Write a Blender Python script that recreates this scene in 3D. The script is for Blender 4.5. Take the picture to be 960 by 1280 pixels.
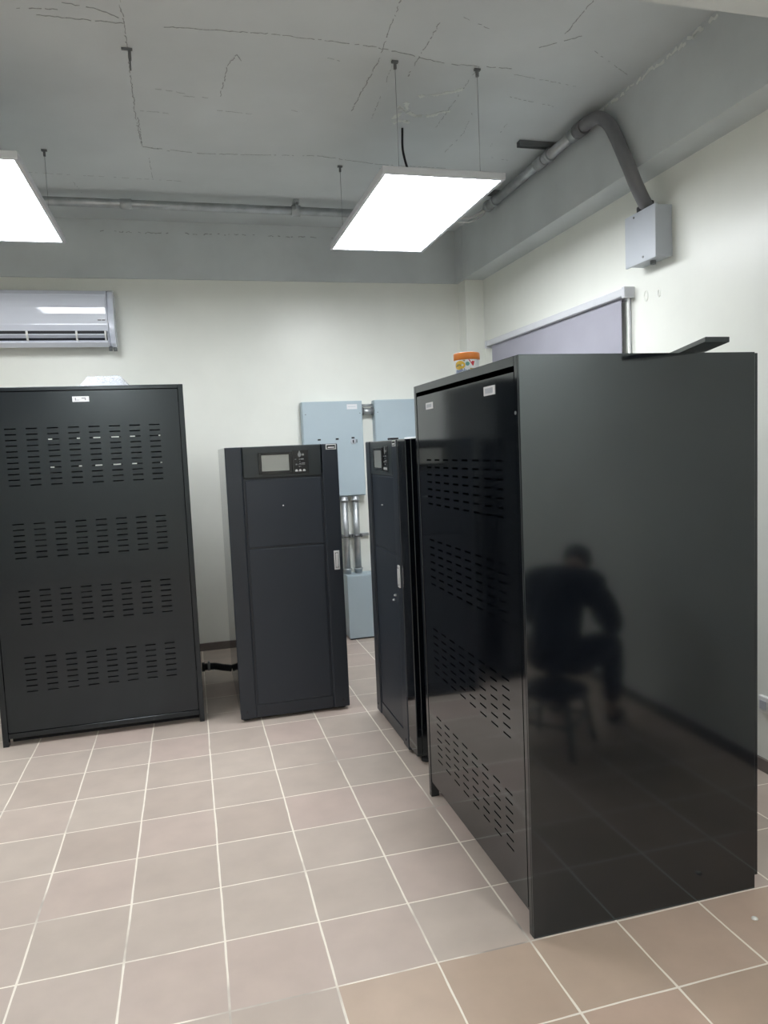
import bpy, bmesh, math, random
from mathutils import Vector, Matrix
random.seed(7)
for o in list(bpy.data.objects): bpy.data.objects.remove(o)
sc = bpy.context.scene
S = 0.30                       # one floor tile = 0.30 m; coordinates below are in tiles
col = sc.collection

# ------------------------------------------------------------------ camera
cam_d = bpy.data.cameras.new('camera'); cam = bpy.data.objects.new('camera', cam_d); col.objects.link(cam)
yaw, pitch, roll = 0.2580, -0.0862, -0.0437
cy, sy, cp, sp = math.cos(yaw), math.sin(yaw), math.cos(pitch), math.sin(pitch)
fw = Vector((sy*cp, cy*cp, sp)); r0 = Vector((cy, -sy, 0)); u0 = r0.cross(fw)
rr = math.cos(roll)*r0 + math.sin(roll)*u0; uu = -math.sin(roll)*r0 + math.cos(roll)*u0
cam.matrix_world = Matrix(((rr.x, uu.x, -fw.x, 2.9474*S), (rr.y, uu.y, -fw.y, -13.4874*S), (rr.z, uu.z, -fw.z, 5.0606*S), (0, 0, 0, 1)))
cam_d.sensor_fit = 'VERTICAL'; cam_d.sensor_height = 36.0; cam_d.lens = 915.46/1280*36.0
cam_d.clip_start = 0.05
sc.camera = cam

# ------------------------------------------------------------------ world, exposure
w = bpy.data.worlds.new('world'); sc.world = w; w.use_nodes = True
w.node_tree.nodes['Background'].inputs[0].default_value = (0.6, 0.65, 0.7, 1)
w.node_tree.nodes['Background'].inputs[1].default_value = 0.05
sc.view_settings.view_transform = 'Standard'; sc.view_settings.look = 'None'
sc.view_settings.gamma = 1.0; sc.view_settings.use_curve_mapping = False
sc.view_settings.exposure = 0.95
PANEL_STRENGTH = 11.5

# ------------------------------------------------------------------ materials
def lin(c):
    return tuple(((v/255)/12.92 if v/255 <= .04045 else ((v/255+.055)/1.055)**2.4) for v in c)
def mat(name, rgb, rough=.5, metal=0.0, spec=.5, noise=0.0, nscale=6.0, bump=0.0, bscale=60.0, coat=0.0, alpha=1.0, trans=0.0):
    m = bpy.data.materials.new(name); m.use_nodes = True; nt = m.node_tree; b = nt.nodes['Principled BSDF']
    b.inputs['Base Color'].default_value = (*rgb, 1); b.inputs['Roughness'].default_value = rough
    b.inputs['Metallic'].default_value = metal; b.inputs['Specular IOR Level'].default_value = spec
    b.inputs['Coat Weight'].default_value = coat; b.inputs['Alpha'].default_value = alpha
    b.inputs['Transmission Weight'].default_value = trans
    tc = nt.nodes.new('ShaderNodeTexCoord')
    if noise:
        n = nt.nodes.new('ShaderNodeTexNoise'); n.inputs['Scale'].default_value = nscale; n.inputs['Detail'].default_value = 5
        nt.links.new(tc.outputs['Object'], n.inputs['Vector'])
        r = nt.nodes.new('ShaderNodeValToRGB')
        r.color_ramp.elements[0].position = .3; r.color_ramp.elements[1].position = .7
        r.color_ramp.elements[0].color = (*[max(0, v*(1-noise)) for v in rgb], 1)
        r.color_ramp.elements[1].color = (*[min(1, v*(1+noise)) for v in rgb], 1)
        nt.links.new(n.outputs['Fac'], r.inputs['Fac']); nt.links.new(r.outputs['Color'], b.inputs['Base Color'])
    if bump:
        n2 = nt.nodes.new('ShaderNodeTexNoise'); n2.inputs['Scale'].default_value = bscale; n2.inputs['Detail'].default_value = 3
        nt.links.new(tc.outputs['Object'], n2.inputs['Vector'])
        bp = nt.nodes.new('ShaderNodeBump'); bp.inputs['Strength'].default_value = bump; bp.inputs['Distance'].default_value = .01
        nt.links.new(n2.outputs['Fac'], bp.inputs['Height']); nt.links.new(bp.outputs['Normal'], b.inputs['Normal'])
    return m
def emis(name, rgb, strength):
    m = bpy.data.materials.new(name); m.use_nodes = True; b = m.node_tree.nodes['Principled BSDF']
    b.inputs['Base Color'].default_value = (.8, .8, .8, 1)
    b.inputs['Emission Color'].default_value = (*rgb, 1); b.inputs['Emission Strength'].default_value = strength
    return m

M = {}
M['wall'] = mat('wall_paint', (.84, .85, .79), .32, noise=.03, nscale=2.5, bump=.10, bscale=14, spec=.4)
M['beam'] = mat('grey_beam_paint', (.60, .635, .64), .6, noise=.07, nscale=3, bump=.15, bscale=10)
M['ceiling'] = mat('grey_ceiling_paint', (.64, .675, .68), .6, noise=.05, nscale=2.2, bump=.12, bscale=9)
M['crossbeam'] = mat('light_grey_beam_paint', (.66, .68, .67), .6, noise=.08, nscale=3, bump=.12)
M['base'] = mat('baseboard_tile', (.17, .145, .135), .35, noise=.12, nscale=5)
M['crack'] = mat('crack_dark', (.34, .36, .36), .9)
M['scar'] = mat('ceiling_plaster_scar', (.80, .83, .80), .9, bump=.4)
M['gloss'] = mat('gloss_black_paint', (.0040, .0052, .0078), .085, spec=.86, bump=.012, bscale=5)
M['satin'] = mat('satin_black_paint', (.0045, .0062, .0095), .17, spec=.62, bump=.012, bscale=5)
M['inner'] = mat('inner_black', (.008, .008, .009), .7)
M['upsdoor'] = mat('ups_charcoal_paint', (.015, .021, .031), .34, spec=.5)
M['upspanel'] = mat('ups_grille_panel', (.018, .025, .037), .42, spec=.5, bump=.05, bscale=900)
M['upsbezel'] = mat('ups_control_bezel', (.019, .025, .028), .3, spec=.5)
M['screen'] = mat('lcd_screen', (.28, .29, .27), .10, spec=.8)
M['screenframe'] = mat('lcd_frame', (.008, .009, .010), .25)
M['white'] = mat('white_plastic', (.80, .80, .78), .4)
M['ink'] = mat('grey_ink', (.25, .25, .27), .6)
M['label'] = mat('white_label', (.78, .78, .80), .5)
M['icon'] = mat('icon_print', (.55, .56, .56), .5)
M['icondim'] = mat('icon_print_dim', (.22, .23, .23), .5)
M['chrome'] = mat('chrome', (.85, .86, .88), .35, metal=.5)
M['galv'] = mat('galvanised_steel', (.46, .48, .49), .42, metal=.8, noise=.15, nscale=14)
M['greypvc'] = mat('grey_conduit', (.17, .17, .18), .4, bump=.05)
M['strut'] = mat('dark_strut_steel', (.17, .18, .185), .5, metal=.4)
M['boxgrey'] = mat('grey_enamel', (.43, .52, .57), .38, noise=.02, nscale=4)
M['boxlight'] = mat('light_grey_enamel', (.47, .50, .545), .35, noise=.03, nscale=6)
M['blackrub'] = mat('black_rubber', (.015, .015, .018), .5, spec=.4)
M['acw'] = mat('ac_white_gloss', (.74, .77, .86), .07, spec=.5)
M['acd'] = mat('ac_dark', (.02, .022, .028), .5)
M['acg'] = mat('ac_grey', (.40, .40, .42), .4)
M['fabric'] = mat('blind_fabric', (.355, .350, .405), .85, noise=.03, nscale=5, bump=.06, bscale=700)
M['alum'] = mat('white_aluminium', (.62, .63, .66), .4)
M['wire'] = mat('steel_wire', (.3, .31, .32), .4, metal=1)
M['orange'] = mat('orange_lid', (.90, .28, .05), .35)
M['yellow'] = mat('yellow_print', (.85, .55, .06), .5)
M['red'] = mat('red_print', (.62, .03, .05), .5)
M['teal'] = mat('teal_print', (.16, .42, .38), .5)
M['blue'] = mat('blue_print', (.10, .20, .45), .5)
M['olive'] = mat('brown_print', (.45, .35, .12), .5)
M['ttub'] = mat('white_tub', (.85, .86, .88), .35)
M['film'] = mat('clear_film', (.62, .66, .74), .15, alpha=.35, bump=.6, bscale=30)
M['foam'] = mat('white_foam_sheet', (.88, .90, .92), .6)
M['chip'] = mat('plaster_chip', (.75, .74, .70), .8)
M['skin'] = mat('skin', (.42, .25, .17), .5)
M['hair'] = mat('hair_black', (.012, .011, .012), .5)
M['shirt'] = mat('dark_shirt', (.018, .020, .026), .85, bump=.1, bscale=40)
M['trousers'] = mat('dark_trousers', (.014, .015, .020), .85, bump=.1, bscale=40)
M['diffuser'] = emis('led_diffuser', (.93, .965, 1.0), PANEL_STRENGTH)

for k_ in ('gloss', 'satin'): M[k_].node_tree.nodes['Principled BSDF'].inputs['Specular Tint'].default_value = (.87, .96, 1.0, 1)
def floor_mat():
    m = bpy.data.materials.new('floor_tiles'); m.use_nodes = True; nt = m.node_tree; b = nt.nodes['Principled BSDF']; L = nt.links.new
    def math_(op, a, b_=None, c=None):
        n = nt.nodes.new('ShaderNodeMath'); n.operation = op
        for i, v in enumerate((a, b_, c)):
            if v is None: continue
            if isinstance(v, (int, float)): n.inputs[i].default_value = v
            else: L(v, n.inputs[i])
        return n.outputs[0]
    tc = nt.nodes.new('ShaderNodeTexCoord'); sep = nt.nodes.new('ShaderNodeSeparateXYZ')
    L(tc.outputs['Object'], sep.inputs[0])
    ns = nt.nodes.new('ShaderNodeTexNoise'); ns.inputs['Scale'].default_value = 3.0; ns.inputs['Detail'].default_value = 2; L(tc.outputs['Object'], ns.inputs['Vector'])
    wob = math_('MULTIPLY', math_('SUBTRACT', ns.outputs['Fac'], .5), .03)
    u = math_('ADD', math_('DIVIDE', sep.outputs['X'], S), wob); v = math_('ADD', math_('DIVIDE', sep.outputs['Y'], S), wob)
    def edge(t): return math_('SUBTRACT', .5, math_('ABSOLUTE', math_('SUBTRACT', math_('FRACT', t), .5)))
    n2 = nt.nodes.new('ShaderNodeTexNoise'); n2.inputs['Scale'].default_value = 9; n2.inputs['Detail'].default_value = 3; L(tc.outputs['Object'], n2.inputs['Vector'])
    wv = math_('MULTIPLY_ADD', n2.outputs['Fac'], .011, .0055)
    gx = math_('LESS_THAN', edge(u), wv); gy = math_('LESS_THAN', edge(v), math_('MULTIPLY', wv, .85))
    g = math_('MAXIMUM', gx, gy)
    cmb = nt.nodes.new('ShaderNodeCombineXYZ'); L(math_('FLOOR', u), cmb.inputs[0]); L(math_('FLOOR', v), cmb.inputs[1])
    wn = nt.nodes.new('ShaderNodeTexWhiteNoise'); wn.noise_dimensions = '2D'; L(cmb.outputs[0], wn.inputs['Vector'])
    ramp = nt.nodes.new('ShaderNodeValToRGB'); e = ramp.color_ramp.elements
    e[0].position = 0; e[0].color = (.52, .43, .37, 1); e[1].position = 1; e[1].color = (.575, .46, .405, 1)
    k = e.new(.5); k.color = (.565, .48, .415, 1)
    L(wn.outputs['Value'], ramp.inputs['Fac'])
    n3 = nt.nodes.new('ShaderNodeTexNoise'); n3.inputs['Scale'].default_value = 7; n3.inputs['Detail'].default_value = 6; L(tc.outputs['Object'], n3.inputs['Vector'])
    mr = nt.nodes.new('ShaderNodeMapRange'); mr.inputs[1].default_value = .3; mr.inputs[2].default_value = .7; mr.inputs[3].default_value = .94; mr.inputs[4].default_value = 1.05
    L(n3.outputs['Fac'], mr.inputs[0])
    mul = nt.nodes.new('ShaderNodeMix'); mul.data_type = 'RGBA'; mul.blend_type = 'MULTIPLY'; mul.inputs[0].default_value = 1
    zone = math_('MULTIPLY', math_('LESS_THAN', v, -7), math_('GREATER_THAN', u, 4))      # a patch of browner tiles
    zm = nt.nodes.new('ShaderNodeMix'); zm.data_type = 'RGBA'; zm.blend_type = 'MULTIPLY'; L(zone, zm.inputs[0]); L(ramp.outputs['Color'], zm.inputs[6]); zm.inputs[7].default_value = (1.0, .91, .82, 1)
    L(zm.outputs[2], mul.inputs[6]); L(mr.outputs[0], mul.inputs[7])
    # grout: off-white, in places dirty
    n4 = nt.nodes.new('ShaderNodeTexNoise'); n4.inputs['Scale'].default_value = 2.2; n4.inputs['Detail'].default_value = 4; L(tc.outputs['Object'], n4.inputs['Vector'])
    gr = nt.nodes.new('ShaderNodeValToRGB'); gr.color_ramp.elements[0].position = .32; gr.color_ramp.elements[0].color = (.40, .35, .31, 1)
    gr.color_ramp.elements[1].position = .44; gr.color_ramp.elements[1].color = (.95, .88, .78, 1); L(n4.outputs['Fac'], gr.inputs['Fac'])
    mx = nt.nodes.new('ShaderNodeMix'); mx.data_type = 'RGBA'; L(g, mx.inputs[0]); L(mul.outputs[2], mx.inputs[6]); L(gr.outputs['Color'], mx.inputs[7])
    L(mx.outputs[2], b.inputs['Base Color'])
    b.inputs['Roughness'].default_value = .42; b.inputs['Specular IOR Level'].default_value = .35
    bp = nt.nodes.new('ShaderNodeBump'); bp.inputs['Strength'].default_value = .25; bp.inputs['Distance'].default_value = .002; bp.invert = True
    L(g, bp.inputs['Height']); L(bp.outputs['Normal'], b.inputs['Normal'])
    return m
M['floor'] = floor_mat()

# ------------------------------------------------------------------ mesh helpers (tile units)
class MB:
    def __init__(s): s.bm = bmesh.new()
    def box(s, x0, x1, y0, y1, z0, z1, bev=0.0, seg=2):
        vs = [s.bm.verts.new((x, y, z)) for x in (x0, x1) for y in (y0, y1) for z in (z0, z1)]
        F = [(0, 1, 3, 2), (4, 6, 7, 5), (0, 4, 5, 1), (2, 3, 7, 6), (0, 2, 6, 4), (1, 5, 7, 3)]
        fs = [s.bm.faces.new([vs[i] for i in f]) for f in F]
        if bev:
            es = set(e for f in fs for e in f.edges)
            bmesh.ops.bevel(s.bm, geom=list(es), offset=bev, segments=seg, affect='EDGES', profile=.5)
        return s
    def prism(s, pts, h0, h1, axis='z', bev=0.0):
        """pts: polygon in the other two axes; extruded along axis from h0 to h1"""
        def P(a, b, h):
            return {'z': (a, b, h), 'y': (a, h, b), 'x': (h, a, b)}[axis]
        A = [s.bm.verts.new(P(a, b, h0)) for a, b in pts]; B = [s.bm.verts.new(P(a, b, h1)) for a, b in pts]
        n = len(pts); fs = [s.bm.faces.new(A), s.bm.faces.new(B[::-1])]
        for i in range(n): fs.append(s.bm.faces.new((A[i], B[i], B[(i+1) % n], A[(i+1) % n])))
        if bev:
            bmesh.ops.bevel(s.bm, geom=list(set(e for f in fs for e in f.edges)), offset=bev, segments=2, affect='EDGES', profile=.5)
        return s
    def tube(s, pts, r, n=14, cap=True, smooth_pts=0):
        pts = [Vector(p) for p in pts]
        if smooth_pts:
            out = []
            Q = [pts[0]*2-pts[1]] + pts + [pts[-1]*2-pts[-2]]
            for i in range(1, len(Q)-2):
                a, b, c, d = Q[i-1:i+3]
                for k in range(smooth_pts):
                    t = k/smooth_pts
                    out.append(.5*((2*b)+(-a+c)*t+(2*a-5*b+4*c-d)*t*t+(-a+3*b-3*c+d)*t**3))
            out.append(pts[-1]); pts = out
        rings = []; up = Vector((0, 0, 1)); prev = None
        for i, p in enumerate(pts):
            d = (pts[min(i+1, len(pts)-1)]-pts[max(i-1, 0)]).normalized()
            if prev is None:
                a = d.cross(up)
                if a.length < .05: a = d.cross(Vector((1, 0, 0)))
                a.normalize()
            else:
                a = (prev-d*prev.dot(d)).normalized()
            prev = a; b = d.cross(a)
            R_ = r(i/(len(pts)-1)) if callable(r) else r
            rings.append([s.bm.verts.new(p+a*R_*math.cos(t)+b*R_*math.sin(t)) for t in [2*math.pi*k/n for k in range(n)]])
        for A, B in zip(rings, rings[1:]):
            for k in range(n):
                f = s.bm.faces.new((A[k], A[(k+1) % n], B[(k+1) % n], B[k])); f.smooth = True
        if cap: s.bm.faces.new(rings[0][::-1]); s.bm.faces.new(rings[-1])
        return s
    def lathe(s, c, prof, n=32, axis='z'):
        rings = []
        for r, h in prof:
            ring = []
            for k in range(n):
                t = 2*math.pi*k/n; a, b = r*math.cos(t), r*math.sin(t)
                v = {'z': (a, b, h), 'y': (a, h, b), 'x': (h, a, b)}[axis]
                ring.append(s.bm.verts.new(Vector(c)+Vector(v)))
            rings.append(ring)
        for A, B in zip(rings, rings[1:]):
            for k in range(n): f = s.bm.faces.new((A[k], A[(k+1) % n], B[(k+1) % n], B[k])); f.smooth = True
        s.bm.faces.new(rings[0][::-1]); s.bm.faces.new(rings[-1]); return s
    def build(s, name, m, parent=None, kind=None, label=None, smooth=False, scale=S):
        bmesh.ops.recalc_face_normals(s.bm, faces=s.bm.faces)
        for v in s.bm.verts: v.co *= scale
        me = bpy.data.meshes.new(name); s.bm.to_mesh(me); s.bm.free()
        me.materials.append(M[m] if isinstance(m, str) else m)
        if smooth:
            for p in me.polygons: p.use_smooth = True
        o = bpy.data.objects.new(name, me); col.objects.link(o)
        if parent is not None: o.parent = parent
        if kind: o['kind'] = kind
        if label: o['label'] = label
        return o
def thing(name, label, cat, loc=(0, 0, 0), rotz=0, group=None):
    o = bpy.data.objects.new(name, None); col.objects.link(o); o.empty_display_size = .05
    o.location = [v*S for v in loc]; o.rotation_euler = (0, 0, rotz)
    o['label'] = label; o['category'] = cat
    if group: o['group'] = group
    return o
def tag(o, label, cat, group=None):
    o['label'] = label; o['category'] = cat
    if group: o['group'] = group
    return o
def recenter(o, c):
    """move a single-mesh thing's origin to c (tiles)"""
    c = Vector(c)*S; o.data.transform(Matrix.Translation(-c)); o.location = c; return o
def struct(name, mb, m, parent=None):
    return mb.build(name, m, parent, kind='structure')

# ------------------------------------------------------------------ the room
X0, X1, Y0, Y1, ZC, ZB = -8.0, 11.0, -19.0, 5.95, 10.9, 9.5
struct('floor', MB().box(X0-.3, X1+.3, Y0-.3, Y1+.3, -.3, 0), 'floor')
ceil = struct('ceiling', MB().box(X0-.3, X1+.3, Y0-.3, Y1+.3, ZC, ZC+.3), 'ceiling')
struct('wall_back', MB().box(X0-.3, X1+.3, Y1, Y1+.3, 0, ZC), 'wall')
struct('wall_right', MB().box(X1, X1+.3, Y0, Y1, 0, ZC), 'wall')
struct('wall_left', MB().box(X0-.3, X0, Y0, Y1, 0, ZC), 'wall')
struct('wall_front', MB().box(X0-.3, X1+.3, Y0-.3, Y0, 0, ZC), 'wall')
struct('trim_1', MB().box(X0, X1, Y1-.06, Y1, ZB, ZC), 'beam')                       # back beam
BX = 10.42
struct('trim_2', MB().box(BX, X1, Y0, Y1-.06, ZB, ZC), 'beam')                       # right beam
struct('trim_3', MB().box(10.47, X1, 5.42, Y1, 0, ZB), 'wall')                       # corner column
struct('trim_4', MB().box(10.40, BX, 5.38, Y1-.06, ZB, ZC), 'beam')                  # column head in beam
struct('trim_5', MB().box(X0, BX, -8.1, -6.58, ZB-.002, ZC), 'crossbeam')            # cross beam
struct('trim_6', MB().box(BX, X1, -8.1, -6.58, ZB-.012, ZB), 'crossbeam')
H = .2
struct('baseboard_back', MB().box(X0, 10.47, Y1-.05, Y1, 0, H, .008), 'base')
struct('baseboard_right', MB().box(X1-.05, X1, Y0, 5.42, 0, H, .008), 'base')
struct('baseboard_left', MB().box(X0, X0+.05, Y0, Y1, 0, H, .008), 'base')
struct('baseboard_front', MB().box(X0, X1, Y0, Y0+.05, 0, H, .008), 'base')
struct('baseboard_column', MB().box(10.42, 10.95, 5.37, 5.42, 0, H, .008).box(10.42, 10.47, 5.42, Y1-.05, 0, H, .008), 'base')

# cracks and form marks on the ceiling: thin broken ridges of old plaster
def ridges(paths, wd, gap, z, seed, jit=.03, th=.012, normal='z'):
    rnd = random.Random(seed); mb = MB()
    for path in paths:
        pts = []
        for a, b in zip(path, path[1:]):
            L = math.hypot(b[0]-a[0], b[1]-a[1]); n = max(2, int(L/.05))
            for i in range(n):
                t = i/n; pts.append((a[0]+(b[0]-a[0])*t+rnd.uniform(-jit, jit), a[1]+(b[1]-a[1])*t+rnd.uniform(-jit, jit)))
        pts.append(path[-1])
        for a, b in zip(pts, pts[1:]):
            if rnd.random() < gap: continue
            d = Vector((b[0]-a[0], b[1]-a[1]))
            if d.length < 1e-4: continue
            nn = Vector((-d.y, d.x)).normalized(); w1, w2 = wd*rnd.uniform(.3, 1.3)/2, wd*rnd.uniform(.1, 1.1)/2
            q = [(a[0]+nn.x*w1, a[1]+nn.y*w1), (a[0]-nn.x*w1, a[1]-nn.y*w1), (b[0]-nn.x*w2, b[1]-nn.y*w2), (b[0]+nn.x*w2, b[1]+nn.y*w2)]
            if normal == 'z': mb.prism(q, z-th, z+.001)
            elif normal == 'y': mb.prism(q, z-th, z+.001, 'y')
            elif normal == 'x': mb.prism(q, z-th, z+.001, 'x')
    return mb
main = [[(1.78, -2.97), (2.2, -2.9), (2.44, -2.75)], [(2.46, -3.6), (2.5, -2.7), (2.5, -2.02), (2.46, .3), (2.51, 1.41), (3.0, 1.55)],
        [(2.51, 1.41), (3.56, 1.59), (5.87, 1.36), (7.1, 1.6), (8.6, 1.6)],
        [(1.36, -2.63), (2.04, -2.63), (2.55, -2.63)], [(1.19, -2.74), (1.7, -2.8)], [(3.02, -2.65), (4.47, -2.74), (5.93, -2.68), (7.2, -2.41), (8.24, -2.45)],
        [(3.84, -.8), (3.91, -1.83), (4.03, -2.12), (4.1, -1.95)], [(6.07, -.66), (6.12, -2.4)], [(6.69, -1.95), (6.71, -3.43)],
        [(6.1, -2.5), (6.02, -3.9)], [(8.6, -3.5), (8.57, -4.3)], [(8.4, -3.1), (8.87, -3.49)], [(2.51, .2), (2.50, 1.3)]]
ridges(main, .015, .20, ZC, 3, jit=.014, th=.004).build('crack', 'crack', ceil, kind='structure', label='dark broken form-board cracks')
faint = [[(2.55, -.08), (3.07, -.04)], [(2.78, -.89), (3.39, -.78)], [(3.1, -.7), (3.7, -.72)], [(3.8, -.3), (4.4, -.25)], [(5.1, -2.3), (5.6, -2.2)], [(5.0, -.5), (5.3, -.45)],
         [(8.3, -2.3), (9.6, -2.1)], [(8.5, -1.6), (9.7, -1.35)], [(9.0, -.6), (9.1, .4)], [(8.2, -.9), (8.35, -.1), (8.3, .8)], [(9.3, .9), (9.8, 1.0)],
         [(7.2, 1.8), (9.9, 2.3)], [(7.0, -3.6), (7.5, -3.4)], [(7.7, -2.4), (7.75, -.2)], [(6.36, -2.3), (6.5, -.2)], [(1.0, 3.4), (1.1, 4.1)], [(2.6, 1.9), (2.62, 3.1)], [(9.2, -3.2), (10.2, -2.6)], [(-.8, 3.0), (3.2, 3.1)]]
ridges(faint, .009, .45, ZC, 5, jit=.012, th=.003).build('crack', 'crack', ceil, kind='structure', label='faint hairline marks')
def scar(pts, r, seed):
    rnd = random.Random(seed); mb = MB()
    for (x, y, rad, sq) in pts:
        n = 11; ang = rnd.random()
        mb.prism([(x+rad*math.cos(2*math.pi*k/n+ang)*rnd.uniform(.6, 1.2), y+sq*rad*math.sin(2*math.pi*k/n+ang)*rnd.uniform(.6, 1.2)) for k in range(n)], ZC-.012-.008*rnd.random(), ZC+.001)
    return mb
sp_ = [(6.95, -.55, .10, 1.5), (7.1, -.75, .12, 1.1), (6.85, -.9, .09, .8), (7.05, -1.05, .1, .7), (7.35, -.62, .1, .8), (7.55, -.75, .08, .9), (7.7, -.95, .07, 1), (7.2, -1.35, .08, .8), (7.45, -1.5, .1, .7), (7.65, -1.6, .06, .7), (7.0, -.3, .08, .9)]
ridges([[(6.85, -.95), (7.0, -.75), (7.25, -.62), (7.55, -.72), (7.78, -1.0)], [(6.85, -.5), (7.0, -.9), (6.95, -1.1)], [(7.05, -1.3), (7.35, -1.45), (7.72, -1.68)], [(6.9, -.3), (7.05, -.45), (7.2, -.35)]], .10, .15, ZC, 21, jit=.035, th=.006).build('plaster_patch', 'scar', ceil, kind='structure', label='rough pale patch of torn plaster')
# seams on the right beam, top of the back beam
ridges([[(-7.0, 10.82), (-3, 10.83), (1, 10.84), (3.5, 10.84)]], .05, .25, BX, 9, jit=.035, normal='x').build('plaster_seam', 'scar', bpy.data.objects['trim_2'], kind='structure')
ridges([[(1.2, 10.62), (2.2, 10.6), (4.6, 10.62), (7.0, 10.62)]], .02, .5, Y1-.06, 12, jit=.02, normal='y').build('plaster_seam', 'crack', bpy.data.objects['trim_1'], kind='structure')
# pock marks in the back wall / right wall plaster (old anchor rings)
rg = MB()
for (y, z, r_) in [(-1.88, 7.56, .075), (-2.25, 7.53, .05)]:
    rg.tube([(X1-.004, y+r_*.7*math.cos(t), z+r_*1.25*math.sin(t)) for t in [k*.33 for k in range(19)]], .008, 6, cap=False)
rg.build('filler_ring', 'wall', bpy.data.objects['wall_right'], kind='structure')

# ------------------------------------------------------------------ LED panels
def led_panel(x0, x1, y0, y1, label, brx, bry, z=9.22):
    cx, cy_ = (x0+x1)/2, (y0+y1)/2
    t = thing('led_panel', label, 'ceiling light', (cx, cy_, z), 0, 'hanging LED panels')
    a, b = (x1-x0)/2, (y1-y0)/2; fwid = .06; hh = .11
    f = MB()
    f.box(-a, a, -b, -b+fwid, 0, hh, .008).box(-a, a, b-fwid, b, 0, hh, .008).box(-a, -a+fwid, -b+fwid, b-fwid, 0, hh, .008).box(a-fwid, a, -b+fwid, b-fwid, 0, hh, .008)
    f.build('frame', 'alum', t)
    MB().box(-a+fwid, a-fwid, -b+fwid, b-fwid, .06, hh-.01).build('back_plate', 'alum', t)
    MB().box(-a+fwid, a-fwid, -b+fwid, b-fwid, .012, .03).build('diffuser', 'diffuser', t)
    for bx in brx:
        for by in bry:
            wr = MB().tube([(bx-cx, by-cy_, ZC-z-.05), (bx-cx, by-cy_, hh)], .004, 6).build('suspension_wire', 'wire', t)
            MB().box(bx-cx-.05, bx-cx+.05, by-cy_-.025, by-cy_+.025, ZC-z-.03, ZC-z).box(bx-cx-.02, bx-cx+.02, by-cy_-.02, by-cy_+.02, ZC-z-.12, ZC-z-.03).build('bracket', 'strut', wr)
    return t
led_panel(6.08, 8.10, -2.42, 1.86, 'lit rectangular LED panel hanging beside the wall conduit, right of the two', (6.363, 7.70), (-2.35, 1.80))
led_panel(-1.05, 0.97, -2.20, 1.90, 'lit rectangular LED panel cut by the left edge, above the wall air conditioner', (-.77, .73), (-2.10, 1.83))
led_panel(8.1, 10.12, -18.7, -14.5, 'unseen LED panel added to brighten the wall farthest behind the viewer, right of the two', (8.4, 9.8), (-18.6, -14.6))  # unseen, added to brighten the right wall mirrored in the big cabinet
led_panel(-1.05, 0.97, -18.7, -14.5, 'unseen LED panel added to brighten the wall farthest behind the viewer, left of the two', (-.77, .73), (-18.6, -14.6))  # unseen, added so the front wall reflects brighter in the left cabinet

# loose ceiling hook (no lamp on it)
hk = MB().box(2.41, 2.56, -2.03, -1.99, ZC-.025, ZC).box(2.50, 2.54, -2.03, -1.99, ZC-.16, ZC-.03).tube([(2.52, -2.01, ZC-.16), (2.52, -2.01, ZC-.3)], .012, 6).build('ceiling_hook', 'strut')
tag(recenter(hk, (2.52, -2.01, ZC)), 'small dark T-shaped hook left bare on the grey ceiling', 'hook')
hk2 = MB().box(-.08, .02, 1.96, 2.0, ZC-.03, ZC).tube([(-.03, 1.98, ZC-.03), (-.03, 1.98, ZC-.3)], .01, 6).build('ceiling_hook', 'strut')
tag(recenter(hk2, (-.03, 1.98, ZC)), 'small dark hook on the ceiling just above the left lit panel', 'hook')
cb = MB().tube([(7.14, -.12, ZC), (7.12, -.16, 10.5), (7.16, -.3, 10.1), (7.20, -.6, 9.7), (7.16, -1.0, 9.40), (7.1, -1.2, 9.33)], .022, 8, smooth_pts=6).build('lamp_cable', 'blackrub')
tag(recenter(cb, (7.14, -.12, ZC)), 'black cable dropping from the torn ceiling patch to the right lit panel', 'cable')

# ------------------------------------------------------------------ conduits at the ceiling
ZP, PY, PX = 10.68, 4.04, 10.22
t = thing('ceiling_conduit', 'long galvanised conduit under the ceiling running along the back wall', 'pipe', (4, PY, ZP))
def rel(mb, t):     # shift mesh so coordinates given in world tiles become local to t
    loc = Vector(t.location)/S
    for v in mb.bm.verts: v.co -= loc
    return mb
rel(MB().tube([(-7.9, PY, ZP), (9.6, PY, ZP)], .095), t).build('pipe', 'galv', t)
for x in (2.0, -3.0):
    rel(MB().tube([(x-.12, PY, ZP), (x+.12, PY, ZP)], .112), t).build('coupling', 'galv', t)
k = rel(MB().box(5.70, 5.82, PY-.16, PY+.16, ZP+.12, ZC).tube([(5.66, PY, ZP), (5.86, PY, ZP)], .125).box(5.73, 5.79, PY-.22, PY-.10, ZP-.02, ZP+.16, .01), t).build('clamp', 'galv', t)
rel(MB().tube([(5.76, PY-.24, ZP+.1), (5.76, PY-.08, ZP+.1)], .03), t).build('bolt', 'strut', k)

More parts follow.
